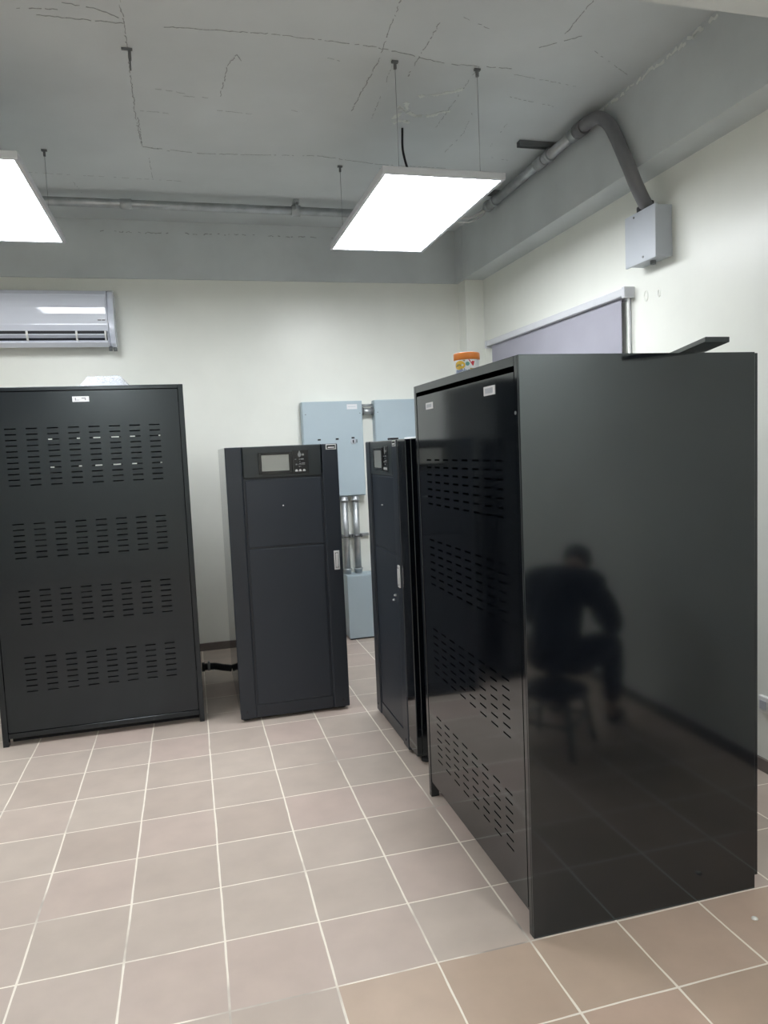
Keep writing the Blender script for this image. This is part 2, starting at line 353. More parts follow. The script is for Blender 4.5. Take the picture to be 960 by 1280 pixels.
t = thing('ceiling_conduit', 'galvanised conduit in the ceiling corner running along the right wall beam', 'pipe', (PX, 1, ZP))
rel(MB().tube([(PX, -1.15, ZP), (PX, 3.05, ZP)], .10), t).build('pipe', 'galv', t)
for y in (-.95, .45):
    rel(MB().tube([(PX, y-.16, ZP), (PX, y+.16, ZP)], .118), t).build('coupling', 'galv', t)
for y in (.08, 2.75):
    rel(MB().tube([(PX, y-.05, ZP), (PX, y+.05, ZP)], .13), t).build('clamp', 'galv', t)
rel(MB().lathe((PX, 3.05, ZP), [(.10, 0), (.13, .02), (.13, .12), (.09, .14), (.09, .24)], 16, 'y'), t).build('end_connector', 'galv', t)
for (y, x0) , lb in (((.08, 9.55), 'dark slotted strut channel on the ceiling holding the near end of the corner conduit'), ((2.75, 9.4), 'dark strut channel on the ceiling by the far end of the corner conduit')):
    st = MB().box(x0, BX-.01, y-.07, y+.07, ZC-.03, ZC).box(x0, BX-.01, y-.07, y-.05, ZC-.10, ZC-.03).box(x0, BX-.01, y+.05, y+.07, ZC-.10, ZC-.03).build('strut_channel', 'strut')
    tag(recenter(st, (10, y, ZC)), lb, 'bracket')
# thick grey elbow pipe coming over the beam down to the box
fx = MB().tube([(PX, -1.05, ZP), (PX, -1.35, ZP+.01), (10.26, -1.62, 10.66), (10.28, -1.88, 10.47), (10.28, -2.11, 10.16), (10.28, -2.33, 9.78), (10.285, -2.50, 9.48), (10.38, -2.50, 9.27), (10.60, -2.36, 9.09), (10.76, -2.26, 8.97), (10.80, -2.22, 8.91)], .112, 18, smooth_pts=6)
fb = thing('flexible_conduit', 'thick dark grey pipe bending over the beam down into the wall box', 'pipe', (10.8, -2.2, 8.9))
rel(fx, fb).build('pipe', 'greypvc', fb)
rel(MB().tube([(PX, -1.22, ZP), (PX, -.98, ZP)], .135), fb).build('sleeve', 'greypvc', fb)
rel(MB().lathe((10.80, -2.20, 8.9), [(.16, 0), (.16, .08), (.125, .1), (.125, .16)], 18), fb).build('gland', 'blackrub', fb, label='black gland ring')
# white cable tails between conduit end and panel
wc = MB()
for dz, dy in ((0, 0), (-.07, .05), (.05, .1)):
    wc.tube([(PX, 3.2+dy, ZP+dz*.3), (10.05, 3.15+dy, ZP-.16+dz), (9.7, 3.0+dy, ZP-.34+dz), (9.2, 2.7, 10.2+dz), (8.6, 2.0, 9.7), (8.0, 1.3, 9.37)], .016, 6, smooth_pts=6)
tag(recenter(wc.build('lamp_cable', 'white'), (PX, 3.2, ZP)), 'pale looping wires from the corner conduit end to the right lit panel', 'cable')

# ------------------------------------------------------------------ junction box on right wall
t = thing('wall_junction_box', 'light grey metal box high on the right wall under the thick pipe', 'electrical box', (X1, -2.21, 8.04))
rel(MB().box(10.70, X1, -2.62, -1.80, 8.06, 8.90, .012), t).build('body', 'boxlight', t)
cv = rel(MB().box(10.655, 10.70, -2.645, -1.775, 8.035, 8.905, .010), t).build('cover', 'boxlight', t)
for y_, z_ in ((-2.30, 8.12), (-2.05, 8.84)): rel(MB().tube([(10.645, y_, z_), (10.66, y_, z_)], .02, 8), t).build('screw', 'strut', cv)
rel(MB().tube([(10.85, -2.3, 8.0), (10.85, -2.3, 8.07)], .05, 12), t).build('knockout', 'strut', t)

# ------------------------------------------------------------------ roller blind and window on right wall
struct('window_1', MB().box(10.97, X1+.001, -1.42, 4.72, 7.58, 7.64).box(10.97, X1+.001, -1.42, -1.36, 4.0, 7.58).box(10.97, X1+.001, 4.66, 4.72, 4.0, 7.58).box(10.97, X1+.001, -1.36, 4.66, 4.0, 4.06), 'alum')
t = thing('roller_blind', 'grey-mauve roller blind drawn down on the right wall behind the big cabinet', 'blind', (X1, 1.6, 7.7))
rel(MB().box(10.80, X1, -1.44, 4.86, 7.64, 7.79, .02), t).build('cassette', 'alum', t)
rel(MB().box(10.78, X1, -1.54, -1.44, 7.60, 7.80, .012), t).build('end_cap', 'alum', t)
rel(MB().box(10.78, X1, 4.86, 4.94, 7.60, 7.80, .012), t).build('end_cap', 'alum', t)
rel(MB().box(10.895, 10.905, -1.26, 4.72, 4.3, 7.66), t).build('fabric', 'fabric', t)
rel(MB().box(10.87, 10.93, -1.26, 4.72, 4.22, 4.3, .01), t).build('bottom_bar', 'alum', t)
rel(MB().tube([(10.9, -1.49, 7.6), (10.9, -1.49, 4.2)], .014, 6).tube([(10.93, -1.43, 7.6), (10.93, -1.43, 4.2)], .012, 6), t).build('chain', 'white', t)

# wall socket at the low right
t = thing('wall_socket', 'white double wall socket low on the right wall at the frame edge', 'socket', (X1, -4.75, 1.05))
rel(MB().box(10.93, X1, -4.98, -4.60, .92, 1.17, .02), t).build('face_plate', 'white', t)
rel(MB().box(10.915, 10.93, -4.93, -4.81, .98, 1.11, .004).box(10.915, 10.93, -4.77, -4.65, .98, 1.11, .004), t).build('outlet', 'boxlight', t)

# ------------------------------------------------------------------ air conditioner
t = thing('air_conditioner', 'white split air conditioner high on the back wall at the left', 'air conditioner', (-.4, Y1, 7.78))
prof = [(5.95, 7.86), (5.95, 9.10), (5.60, 9.13), (5.38, 9.08), (5.28, 8.98), (5.24, 8.60), (5.23, 8.26), (5.27, 8.12), (5.32, 8.07), (5.42, 7.86), (5.55, 7.79)]
xl, xr = -2.35, 1.33
rel(MB().prism([p for p in prof], xl, xr, 'x', .012), t).build('housing', 'acw', t)
for xa, xb in ((xr, xr+.14), (xl-.14, xl)):
    s_ = 1 if xa == xr else -1
    capm = MB(); inset = [(5.95, 7.84), (5.95, 9.12), (5.60, 9.14), (5.42, 9.06), (5.34, 8.9), (5.31, 8.5), (5.31, 8.2), (5.34, 8.05), (5.44, 7.86), (5.56, 7.78)]
    capm.prism(inset, xa, xb, 'x', .025)
    rel(capm, t).build('side_cap', 'acw', t)
rel(MB().prism([(5.26, 8.24), (5.236, 8.245), (5.222, 8.36), (5.208, 8.52), (5.203, 8.66), (5.2055, 8.735), (5.217, 8.80), (5.238, 8.87), (5.264, 8.93), (5.30, 8.99), (5.35, 9.03), (5.37, 9.0), (5.25, 8.7)], xl+.03, xr-.03, 'x'), t).build('front_panel', 'acw', t)
v = rel(MB().prism([(5.25, 8.13), (5.27, 8.05), (5.37, 7.93), (5.45, 7.93), (5.45, 8.1)], xl+.06, xr-.04, 'x'), t).build('air_outlet', 'acd', t, label='dark outlet slot')
lv = MB().prism([(5.215, 8.035), (5.225, 8.055), (5.335, 7.995), (5.33, 7.975)], xl+.06, xr-.05, 'x')
rel(lv, t).build('louver', 'acw', t)
lv = MB().prism([(5.29, 7.865), (5.30, 7.895), (5.46, 7.80), (5.45, 7.775)], xl+.05, xr-.02, 'x')
rel(lv, t).build('louver', 'acw', t)
for xx in (-1.6, -.45, .62, 1.26):
    rel(MB().prism([(5.20, 8.12), (5.205, 8.02), (5.29, 7.9), (5.32, 7.9), (5.24, 8.12)], xx-.02, xx+.02, 'x'), t).build('louver_bracket', 'white', t)
rel(MB().box(xr-.22, xr-.14, 5.212, 5.225, 8.36, 8.385).box(xr-.12, xr-.05, 5.212, 5.225, 8.36, 8.385), t).build('logo_mark', 'ink', t)
rel(MB().tube([(xr+.0, 5.55, 7.80), (xr+.0, 5.55, 7.70)], .045, 10).tube([(xr+.1, 5.6, 7.80), (xr+.1, 5.6, 7.70)], .045, 10), t).build('pipe_stub', 'strut', t)

# ------------------------------------------------------------------ slotted sheet (real holes)
def slotted(mb, u0_, u1_, z0, z1, cols, sw, rows, sh, t0, t1, plane='y'):
    """panel in the (u,z) plane, thickness t0..t1 on the other axis, slots centred on cols, rows"""
    us = sorted(set([u0_, u1_]+[c-sw/2 for c in cols]+[c+sw/2 for c in cols])); zs = sorted(set([z0, z1]+[r-sh/2 for r in rows]+[r+sh/2 for r in rows]))
    def hole(ua, ub, za, zb):
        um, zm = (ua+ub)/2, (za+zb)/2
        return any(abs(um-c) < sw/2 for c in cols) and any(abs(zm-r) < sh/2 for r in rows)
    V = {}
    def vert(i, j, k):
        if (i, j, k) not in V:
            tt = t0 if k == 0 else t1
            V[(i, j, k)] = mb.bm.verts.new((us[i], tt, zs[j]) if plane == 'y' else (tt, us[i], zs[j]))
        return V[(i, j, k)]
    nu, nz = len(us)-1, len(zs)-1
    H_ = [[hole(us[i], us[i+1], zs[j], zs[j+1]) for j in range(nz)] for i in range(nu)]
    for i in range(nu):
        for j in range(nz):
            if H_[i][j]: continue
            for k in (0, 1):
                mb.bm.faces.new([vert(i, j, k), vert(i+1, j, k), vert(i+1, j+1, k), vert(i, j+1, k)])
            for (di, dj, a, b) in ((-1, 0, (i, j), (i, j+1)), (1, 0, (i+1, j), (i+1, j+1)), (0, -1, (i, j), (i+1, j)), (0, 1, (i, j+1), (i+1, j+1))):
                ii, jj = i+di, j+dj
                if ii < 0 or jj < 0 or ii >= nu or jj >= nz or H_[ii][jj]:
                    mb.bm.faces.new([vert(*a, 0), vert(*b, 0), vert(*b, 1), vert(*a, 1)])
    return mb
ROWS = [5.685-.0995*i for i in range(11)]+[4.005-.101*i for i in range(7)]+[2.806-.1005*i for i in range(7)]+[1.60-.1035*i for i in range(7)]

# ------------------------------------------------------------------ wide cabinet at the left (front faces the viewer)
t = thing('battery_cabinet', 'wide black louvered cabinet at the left, below the air conditioner', 'cabinet', (1.185, .66, 0), 0, 'black louvered cabinets')
xa, xb, ya, yb, zt = -.585, 2.945, .66, 3.70, 6.41
f = MB()
for x0_, x1_ in ((xa, xa+.10), (xb-.09, xb)):
    for y0_, y1_ in ((ya, ya+.12), (yb-.12, yb)): f.box(x0_, x1_, y0_, y1_, 0, zt, .006)
f.box(xa+.1, xb-.09, ya, ya+.12, 6.34, zt, .006).box(xa+.1, xb-.09, yb-.12, yb, 6.3, zt, .006)
f.box(xa+.1, xb-.09, ya+.01, ya+.12, .14, .235, .006).box(xa+.1, xb-.09, yb-.12, yb, .14, .24, .006)
rel(f, t).build('frame', 'satin', t)
d = slotted(MB(), -.47, 2.845, .255, 6.325, [-.02+.3457*i for i in range(8)], .185, ROWS, .020, ya-.006, ya+.03)
dr = rel(d, t).build('door', 'satin', t)
lb = rel(MB().box(1.035, 1.315, ya-.012, ya-.0061, 6.13, 6.225), t).build('label', 'label', dr, label='small white sticker with grey print')
rel(MB().box(1.08, 1.095, ya-.014, ya-.012, 6.155, 6.20).box(1.10, 1.15, ya-.014, ya-.012, 6.158, 6.163).box(1.19, 1.26, ya-.014, ya-.012, 6.185, 6.20).box(1.245, 1.26, ya-.014, ya-.012, 6.155, 6.19), t).build('print', 'ink', lb)
rel(MB().box(xa+.01, xa+.03, ya+.12, yb-.12, .15, zt-.02), t).build('side_panel', 'satin', t)
rel(MB().box(xb-.03, xb-.01, ya+.12, yb-.12, .15, zt-.02), t).build('side_panel', 'satin', t)
rel(MB().box(xa+.01, xb-.01, ya+.12, yb-.12, zt-.03, zt-.005), t).build('top_panel', 'satin', t)
rel(MB().box(xa+.03, xb-.03, ya+.10, yb-.1, .16, .19), t).build('bottom_panel', 'inner', t)
rel(MB().box(xa+.11, xb-.10, ya+.26, yb-.14, 0, .16), t).build('plinth', 'inner', t)
# rear sheet with two rows of slots through which the lit wall shows
def xr_(px, dep=yb-.02):      # front slot coordinate (x read on the door plane) carried along the line of sight to the rear sheet
    x = -.104+(px-20)*.003908; return 2.947+(x-2.947)*(dep+13.487)/(ya+13.487)
def zr_(z, dep=yb-.02): return 5.061+(z-5.061)*(dep+13.487)/(ya+13.487)
segs = [(196, 213), (243, 262), (317, 340), (388, 430), (466, 500), (548, 571), (676, 700)]
rp = MB()
cols_r = [(xr_(a)+xr_(b))/2 for a, b in segs]
us = []
zs_ = [zr_(5.685-.0995*2), zr_(5.685-.0995*7)]
edges = [-.5]
for a, b in segs: edges += [xr_(a), xr_(b)]
edges.append(2.86)
hz = .014
zz = [.2, zs_[1]-hz, zs_[1]+hz, zs_[0]-hz, zs_[0]+hz, 6.35]
for i in range(5):
    if i in (1, 3):
        for j in range(0, len(edges), 2): rp.box(edges[j], edges[j+1], yb-.03, yb-.01, zz[i], zz[i+1])
    else: rp.box(edges[0], edges[-1], yb-.03, yb-.01, zz[i], zz[i+1])
rel(rp, t).build('rear_panel', 'inner', t)
# crumpled clear film on it
fm = MB(); nx, nyf = 22, 9; g = {}
rnd = random.Random(2)
for i in range(nx+1):
    for j in range(nyf+1):
        u_, v_ = i/nx, j/nyf
        hgt = .215*min(1, min(u_, 1-u_)/.20)*min(1, min(v_, 1-v_)/.15+.05)
        g[i, j] = fm.bm.verts.new((1.07+.95*u_+rnd.uniform(-.01, .01), 1.0+.8*v_, zt+.006+max(0, hgt+(rnd.uniform(-.012, .012) if hgt > .03 else 0))))
for i in range(nx):
    for j in range(nyf): fm.bm.faces.new((g[i, j], g[i+1, j], g[i+1, j+1], g[i, j+1])).smooth = True
fo = fm.build('plastic_wrap', 'film'); tag(recenter(fo, (1.55, 1.4, zt)), 'crumpled clear plastic wrap lying on top of the wide left cabinet', 'plastic wrap')

# ------------------------------------------------------------------ big cabinet at the right (door faces left)
t = thing('battery_cabinet', 'tall glossy black cabinet nearest the viewer at the right, orange-lidded tub on top', 'cabinet', (7.4, -5.3, 0), 0, 'black louvered cabinets')
xa, xb, ya, yb, zt = 6.05, 8.77, -6.985, -3.64, 5.90
f = MB()
for y0_, y1_ in ((ya+.025, ya+.10), (yb-.09, yb)):
    for x0_, x1_ in ((xa, xa+.12), (xb-.12, xb-.02)): f.box(x0_, x1_, y0_, y1_, 0, zt, .006)
f.box(xa, xa+.12, ya+.1, yb-.09, 5.80, zt, .006).box(xa+.01, xa+.12, ya+.1, yb-.09, .235, .275, .004)
f.box(xb-.12, xb-.02, ya+.1, yb-.09, 5.80, zt, .006).box(xb-.12, xb-.02, ya+.1, yb-.09, .15, .27, .004)
rel(f, t).build('frame', 'gloss', t)
d = slotted(MB(), ya+.105, yb-.145, .28, 5.745, [-4.205-.3245*i for i in range(8)], .185, [4.885-.0975*i for i in range(7)]+[3.81-.101*i for i in range(7)]+[2.58-.102*i for i in range(7)]+[1.335-.103*i for i in range(7)], .02, xa-.004, xa+.03, 'x')
dr = rel(d, t).build('door', 'gloss', t)
for ys, ye, za, zb_ in ((-6.435, -6.145, 5.57, 5.665), (-4.46, -4.175, 5.55, 5.635)):
    lb = rel(MB().box(xa-.010, xa-.0041, ys, ye, za, zb_), t).build('label', 'label', dr, label='small white sticker')
    rel(MB().box(xa-.012, xa-.010, ys+.05, ye-.04, za+.02, zb_-.02), t).build('print', 'boxlight', lb)
rel(MB().box(xa+.003, xb-.02, ya, ya+.025, 0.0, zt, .004), t).build('side_panel', 'gloss', t)
rel(MB().box(xa+.12, xb-.12, yb-.03, yb-.005, .15, zt-.01), t).build('side_panel', 'gloss', t)
rel(MB().box(xb-.02, xb+.02, ya+.004, yb, .15, zt-.01, .004), t).build('rear_panel', 'gloss', t)
rel(MB().box(xa+.12, xb-.12, ya+.03, yb-.09, zt-.03, zt-.003), t).build('top_panel', 'gloss', t)
rel(MB().box(xa+.12, xb-.12, ya+.03, yb-.03, .24, .27), t).build('bottom_panel', 'inner', t)
rel(MB().tube([(xa+.02, ya+.085, 5.35), (xa-.006, ya+.085, 5.35)], .018, 8), t).build('hinge_pin', 'strut', t)

# thin black board on top, sticking out over the edge
q = [(7.841, -6.93), (8.176, -6.911), (7.869, -7.66), (7.604, -7.66)]
dv = Vector((7.604-7.841, -7.66+6.93)); e2 = Vector((8.176-7.841, .0))
bd = MB().prism([(7.604, -7.66), (7.869, -7.66), (7.869-dv.x*2.3+.16, -7.66-dv.y*2.3), (7.604-dv.x*2.3+.10, -7.66-dv.y*2.3)], 5.905, 5.955, 'z', .006)
bo = bd.build('black_board', 'satin'); tag(recenter(bo, (7.95, -6.8, 5.905)), 'thin black board lying on top of the big right cabinet, jutting over its edge', 'board')

# tub with orange lid
t = thing('paint_tub', 'small white tub with orange lid and colourful label on the big right cabinet', 'tub', (6.56, -4.38, 5.90))
r = .162
MB().lathe((0, 0, 0), [(r*.93, 0), (r*.97, .02), (r*.985, .27), (r*.97, .275)]).build('body', 'ttub', t)
MB().lathe((0, 0, 0), [(r*1.0, .262), (r*1.06, .27), (r*1.06, .335), (r*1.03, .352), (r*.9, .358)]).build('lid', 'orange', t)
ca = math.atan2(-13.49+4.38, 2.95-6.56)       # towards the viewer
def patch(pts, m, name, off=.0025):           # pts = (angle offset in image-right direction, z)
    mb = MB(); vs = []; rr_ = r*.985+off
    for a_, z_ in pts: vs.append(mb.bm.verts.new((rr_*math.cos(ca+a_), rr_*math.sin(ca+a_), z_)))
    c = mb.bm.verts.new(sum((v.co for v in vs), Vector())/len(vs))
    c2 = Vector((c.co.x, c.co.y, 0)).normalized()*(rr_+.0006); c.co = (c2.x, c2.y, c.co.z)
    for i in range(len(vs)): mb.bm.faces.new((vs[i], vs[(i+1) % len(vs)], c))
    return mb.build(name, m, t)
patch([(-.62+.50*math.cos(a), .190+.06*math.sin(a)*(1 if math.sin(a) > 0 else .9)) for a in [k*.35 for k in range(18)]], 'yellow', 'label_print')
patch([(-.72+.28*math.cos(a), .178+.030*math.sin(a)) for a in [k*.4 for k in range(9)]], 'olive', 'label_print', .004)
patch([(.06+.17*math.cos(a), .205+.026*math.sin(a)) for a in [k*.5 for k in range(12)]], 'teal', 'label_print')
patch([(.12, .262), (1.1, .262), (.50, .175)], 'red', 'label_print')
patch([(-.35, .255), (-.1, .255), (-.2, .235)], 'olive', 'label_print')
def tub_text(txt, a0, z0, size, m):
    cu = bpy.data.curves.new('label_text', 'FONT'); cu.body = txt; cu.size = size; cu.extrude = .0003; cu.align_x = 'LEFT'
    o = bpy.data.objects.new('label_text', cu); col.objects.link(o)
    dg = bpy.context.evaluated_depsgraph_get(); dg.update()
    me = bpy.data.meshes.new_from_object(o.evaluated_get(dg)); bpy.data.objects.remove(o)
    rr_ = (r*.985+.004)*S
    for v in me.vertices:
        a_ = ca+a0+v.co.x/rr_; rad = rr_+v.co.z
        v.co = (rad*math.cos(a_), rad*math.sin(a_), z0*S+v.co.y)
    me.materials.clear(); me.materials.append(M[m])
    ob = bpy.data.objects.new('label_text', me); col.objects.link(ob); ob.parent = t
tub_text('nghbos', -1.0, .092, .026, 'blue')
patch([(.25, .15), (.8, .15), (.8, .13), (.25, .13)], 'olive', 'label_print')

# ------------------------------------------------------------------ UPS cabinets
def ups(label, loc, rotz, wbody, zt=5.20, dep=2.95):
    """local: front plane y=0 facing -y, x from 0 to 2.11"""
    t = thing('ups_cabinet', label, 'cabinet', loc, rotz, 'UPS cabinets with small screens')
    w_ = 2.11
    MB().box(.0, wbody, .10, dep, .13, zt, .012).build('body', 'gloss', t)
    dr = MB().box(0, .30, -.0, .09, .06, zt, .02).box(1.80, w_, 0, .09, .06, zt, .02).box(.30, 1.80, .02, .09, .06, .30, .01)
    dr.box(.29, 1.81, .036, .09, .06, 4.65)
    d_ = dr.build('door', 'upsdoor', t)
    MB().box(.315, 1.785, .012, .08, 4.61, zt-.005, .02).build('control_panel', 'upsbezel', t)
    lp = MB().box(.33, 1.77, .022, .08, 3.31, 4.59, .02); lp.build('grille_panel', 'upspanel', t)
    MB().box(.33, 1.77, .022, .08, .31, 3.285, .02).build('grille_panel', 'upspanel', t)
    sf = MB()
    sf.box(.60, .66, -.012, .03, 4.68, 5.08, .006).box(1.17, 1.23, -.012, .03, 4.68, 5.08, .006).box(.66, 1.17, -.012, .03, 5.035, 5.08, .006).box(.66, 1.17, -.012, .03, 4.68, 4.735, .006)
    f_ = sf.build('screen_frame', 'screenframe', t)
    MB().box(.66, 1.17, -.004, .02, 4.735, 5.035).build('screen', 'screen', f_)
    kp = MB().box(1.24, 1.54, .004, .02, 4.66, 5.10, .003).build('key_panel', 'screenframe', t)
    ic = MB()
    def tri(x, z, s_): ic.prism([(x-s_, z), (x+s_, z), (x, z+1.6*s_)], .0, .004, 'y')
    # flame / drop mark, text strokes, three round keys
    dm = MB().prism([(1.355, 4.98), (1.34, 5.02), (1.365, 5.075), (1.375, 5.10), (1.39, 5.06), (1.41, 5.02), (1.395, 4.985), (1.375, 4.97)], 0, .004, 'y')
    for x0_, x1_, z0_, z1_ in ((1.42, 1.46, 5.0, 5.035), (1.28, 1.31, 4.925, 4.94), (1.36, 1.38, 4.925, 4.94), (1.39, 1.45, 4.925, 4.945), (1.37, 1.385, 4.885, 4.90), (1.295, 1.325, 4.825, 4.85), (1.34, 1.47, 4.83, 4.836), (1.36, 1.40, 4.845, 4.86), (1.41, 1.47, 4.85, 4.865), (1.355, 1.37, 4.785, 4.805), (1.38, 1.395, 4.79, 4.80)):
        dm.box(x0_, x1_, 0, .004, z0_, z1_)
    dm.build('key_print', 'icondim', kp)
    for x in (1.305, 1.375, 1.45):
        MB().prism([(x-.025, 4.705), (x+.025, 4.705), (x+.025, 4.725), (x+.012, 4.745), (x-.012, 4.745), (x-.025, 4.725)], -.004, .004, 'y').build('key', 'icon', kp)
    # badge in top right corner
    bg = MB().box(1.88, 2.08, -.008, 0, 5.09, 5.19, .003)
    b_ = bg.build('badge', 'icon', t, label='small framed badge')
    bb = MB().box(1.90, 2.06, -.011, -.008, 5.108, 5.172); bb.build('badge_field', 'screenframe', b_)
    MB().box(1.92, 2.045, -.013, -.011, 5.122, 5.142).build('badge_print', 'label', b_)
    MB().lathe((1.02, 0, 4.08), [(.012, .03), (.012, -.0), (.008, -.004)], 10, 'y').build('indicator_led', 'label', t, label='tiny white indicator lamp')
    hd = MB().box(1.935, 2.045, -.02, 0, 2.78, 3.15, .008).build('handle', 'chrome', t, label='small chrome swing handle')
    MB().box(1.965, 2.015, -.034, -.02, 2.83, 3.10, .01).build('lever', 'chrome', hd)
    MB().box(1.96, 2.02, -.0215, -.0195, 2.82, 3.11).build('recess', 'screenframe', hd)
    for x_ in (.12, 1.98): MB().tube([(x_, .0, .20), (x_, -.01, .20)], .022, 8).build('screw', 'blackrub', d_)
    for x in (.12, wbody-.13):
        for y in (.20, dep-.2):
            MB().lathe((x, y, 0), [(.085, 0), (.085, .05), (.05, .06), (.04, .14)], 14).build('foot', 'blackrub', t)
    return t
t1 = ups('black UPS cabinet standing alone in the middle, screen facing the viewer', (3.61, .28, 0), 0, 2.11)
t2 = ups('black UPS cabinet turned sideways, between the middle one and the big glossy cabinet', (6.18, -.07, 0), -math.pi/2, 2.56)
MB().box(2.12, 2.56, .012, .10, .13, 5.20, .01).build('side_trim', 'gloss', t2)
MB().lathe((1.70, 0, 2.60), [(.018, .01), (.018, -.02), (.01, -.03)], 10, 'y').build('key_lock', 'chrome', t2)
MB().lathe((1.60, 0, 2.50), [(.018, .01), (.018, -.02), (.01, -.03)], 10, 'y').build('key_lock', 'chrome', t2)
fs_ = MB().box(6.55, 7.9, -2.5, -1.4, 5.205, 5.235, .008).build('foam_sheet', 'foam')
tag(recenter(fs_, (7.2, -2.0, 5.205)), 'thin white foam sheet lying on the sideways UPS cabinet', 'sheet')
sm = MB().box(6.22, 6.36, -1.72, -1.52, 5.203, 5.235, .01).build('bolt_cap', 'blackrub'); tag(recenter(sm, (6.29, -1.6, 5.203)), 'tiny black cap on top of the sideways UPS cabinet', 'cap')

# hose between left cabinet and UPS
t = thing('flexible_hose', 'short black hose between the wide left cabinet and the middle UPS cabinet', 'hose', (3.3, 3.0, .4))
hp = [(2.97, 3.0, .40), (3.1, 3.0, .40), (3.25, 3.01, .385), (3.40, 3.02, .34), (3.52, 3.03, .31), (3.605, 3.03, .29)]
hs = MB()
hs.tube(hp, lambda s_: .075+.006*math.sin(s_*150), 14, smooth_pts=40)
rel(hs, t).build('hose', 'blackrub', t)
rel(MB().tube([(2.96, 3.0, .40), (3.02, 3.0, .40)], .105, 8), t).build('nut', 'blackrub', t)
rel(MB().tube([(3.08, 3.0, .40), (3.14, 3.0, .399)], .092, 12).box(3.09, 3.13, 2.90, 2.96, .42, .54, .006), t).build('clamp', 'galv', t, label='bright metal hose clamp')
ch = MB().prism([(3.17, 4.03), (3.23, 4.0), (3.27, 4.05), (3.22, 4.09)], .001, .02, 'z', .003).build('plaster_chip', 'chip')
tag(recenter(ch, (3.2, 4.03, 0)), 'small pale chip on the floor beneath the black hose', 'debris')
for (x, y, lb) in ((8.36, -7.42, 'pale blob of grout on the floor before the big right cabinet'),):
    c_ = MB().lathe((x, y, 0), [(.035, .001), (.03, .012), (.012, .018)], 9).build('grout_blob', 'chip'); tag(recenter(c_, (x, y, 0)), lb, 'debris')

# ------------------------------------------------------------------ grey panels on the back wall
t = thing('distribution_panel', 'tall grey electrical panel on the back wall behind the middle UPS cabinet', 'electrical panel', (6.7, Y1, 3.83), 0, 'grey wall panels')
rel(MB().box(5.90, 7.52, 5.66, Y1, 3.84, 6.36, .012), t).build('body', 'boxgrey', t)
dr = rel(MB().box(5.915, 7.505, 5.635, 5.66, 3.86, 6.34, .010), t).build('door', 'boxgrey', t)
lb = rel(MB().box(7.10, 7.38, 5.630, 5.635, 6.14, 6.27), t).build('label', 'label', dr, label='white paper label')
rel(MB().box(7.13, 7.34, 5.629, 5.630, 6.20, 6.21), t).build('print', 'boxgrey', lb)
lk = rel(MB().lathe((7.23, 5.635, 5.29), [(.075, 0), (.075, -.012), (.05, -.016)], 18, 'y'), t).build('lock', 'boxlight', dr, label='round lock')
rel(MB().box(7.215, 7.245, 5.61, 5.62, 5.25, 5.33), t).build('keyhole', 'blackrub', lk)
for x_, z_ in ((6.32, 5.365), (6.80, 5.37), (7.23, 5.385)):
    rel(MB().box(x_-.04, x_+.04, 5.615, 5.635, z_-.02, z_+.02, .005), t).build('latch', 'blackrub', dr)
rel(MB().box(7.32, 7.34, 5.61, 5.635, 5.25, 5.34, .004), t).build('latch', 'strut', dr)
for x_ in (5.99, 7.45): rel(MB().tube([(x_, 5.635, 6.03), (x_, 5.625, 6.03)], .014, 8), t).build('screw', 'strut', dr)
t = thing('distribution_panel', 'grey electrical panel on the back wall partly behind the big right cabinet', 'electrical panel', (8.7, Y1, 3.83), 0, 'grey wall panels')
rel(MB().box(7.86, 9.55, 5.66, Y1, 3.84, 6.37, .012), t).build('body', 'boxgrey', t)
dr = rel(MB().box(7.875, 9.535, 5.635, 5.66, 3.86, 6.35, .010), t).build('door', 'boxgrey', t)
rel(MB().tube([(7.94, 5.635, 6.04), (7.94, 5.625, 6.04)], .012, 8), t).build('screw', 'strut', dr)
t = thing('pipe_nipple', 'pair of short galvanised pipes joining the two grey wall panels', 'pipe', (7.69, 5.82, 6.15))
rel(MB().tube([(7.52, 5.80, 6.24), (7.86, 5.80, 6.24)], .035, 10), t).build('pipe', 'galv', t)
rel(MB().tube([(7.52, 5.79, 6.08), (7.86, 5.79, 6.08)], .085, 14), t).build('pipe', 'galv', t)
for x_ in (7.52, 7.80): rel(MB().tube([(x_, 5.79, 6.08), (x_+.06, 5.79, 6.08)], .11, 8), t).build('lock_nut', 'strut', t)
t = thing('floor_junction_box', 'low grey steel box on the floor at the back wall under the pipes', 'electrical box', (7.6, 5.65, 0))
rel(MB().box(6.84, 8.9, 5.37, Y1-.05, .03, 1.74, .012), t).build('body', 'boxgrey', t)
rel(MB().box(6.83, 8.91, 5.345, 5.37, .04, 1.72, .01), t).build('cover', 'boxgrey', t)
rel(MB().box(6.87, 8.87, 5.40, Y1-.06, 0, .04), t).build('base', 'blackrub', t)
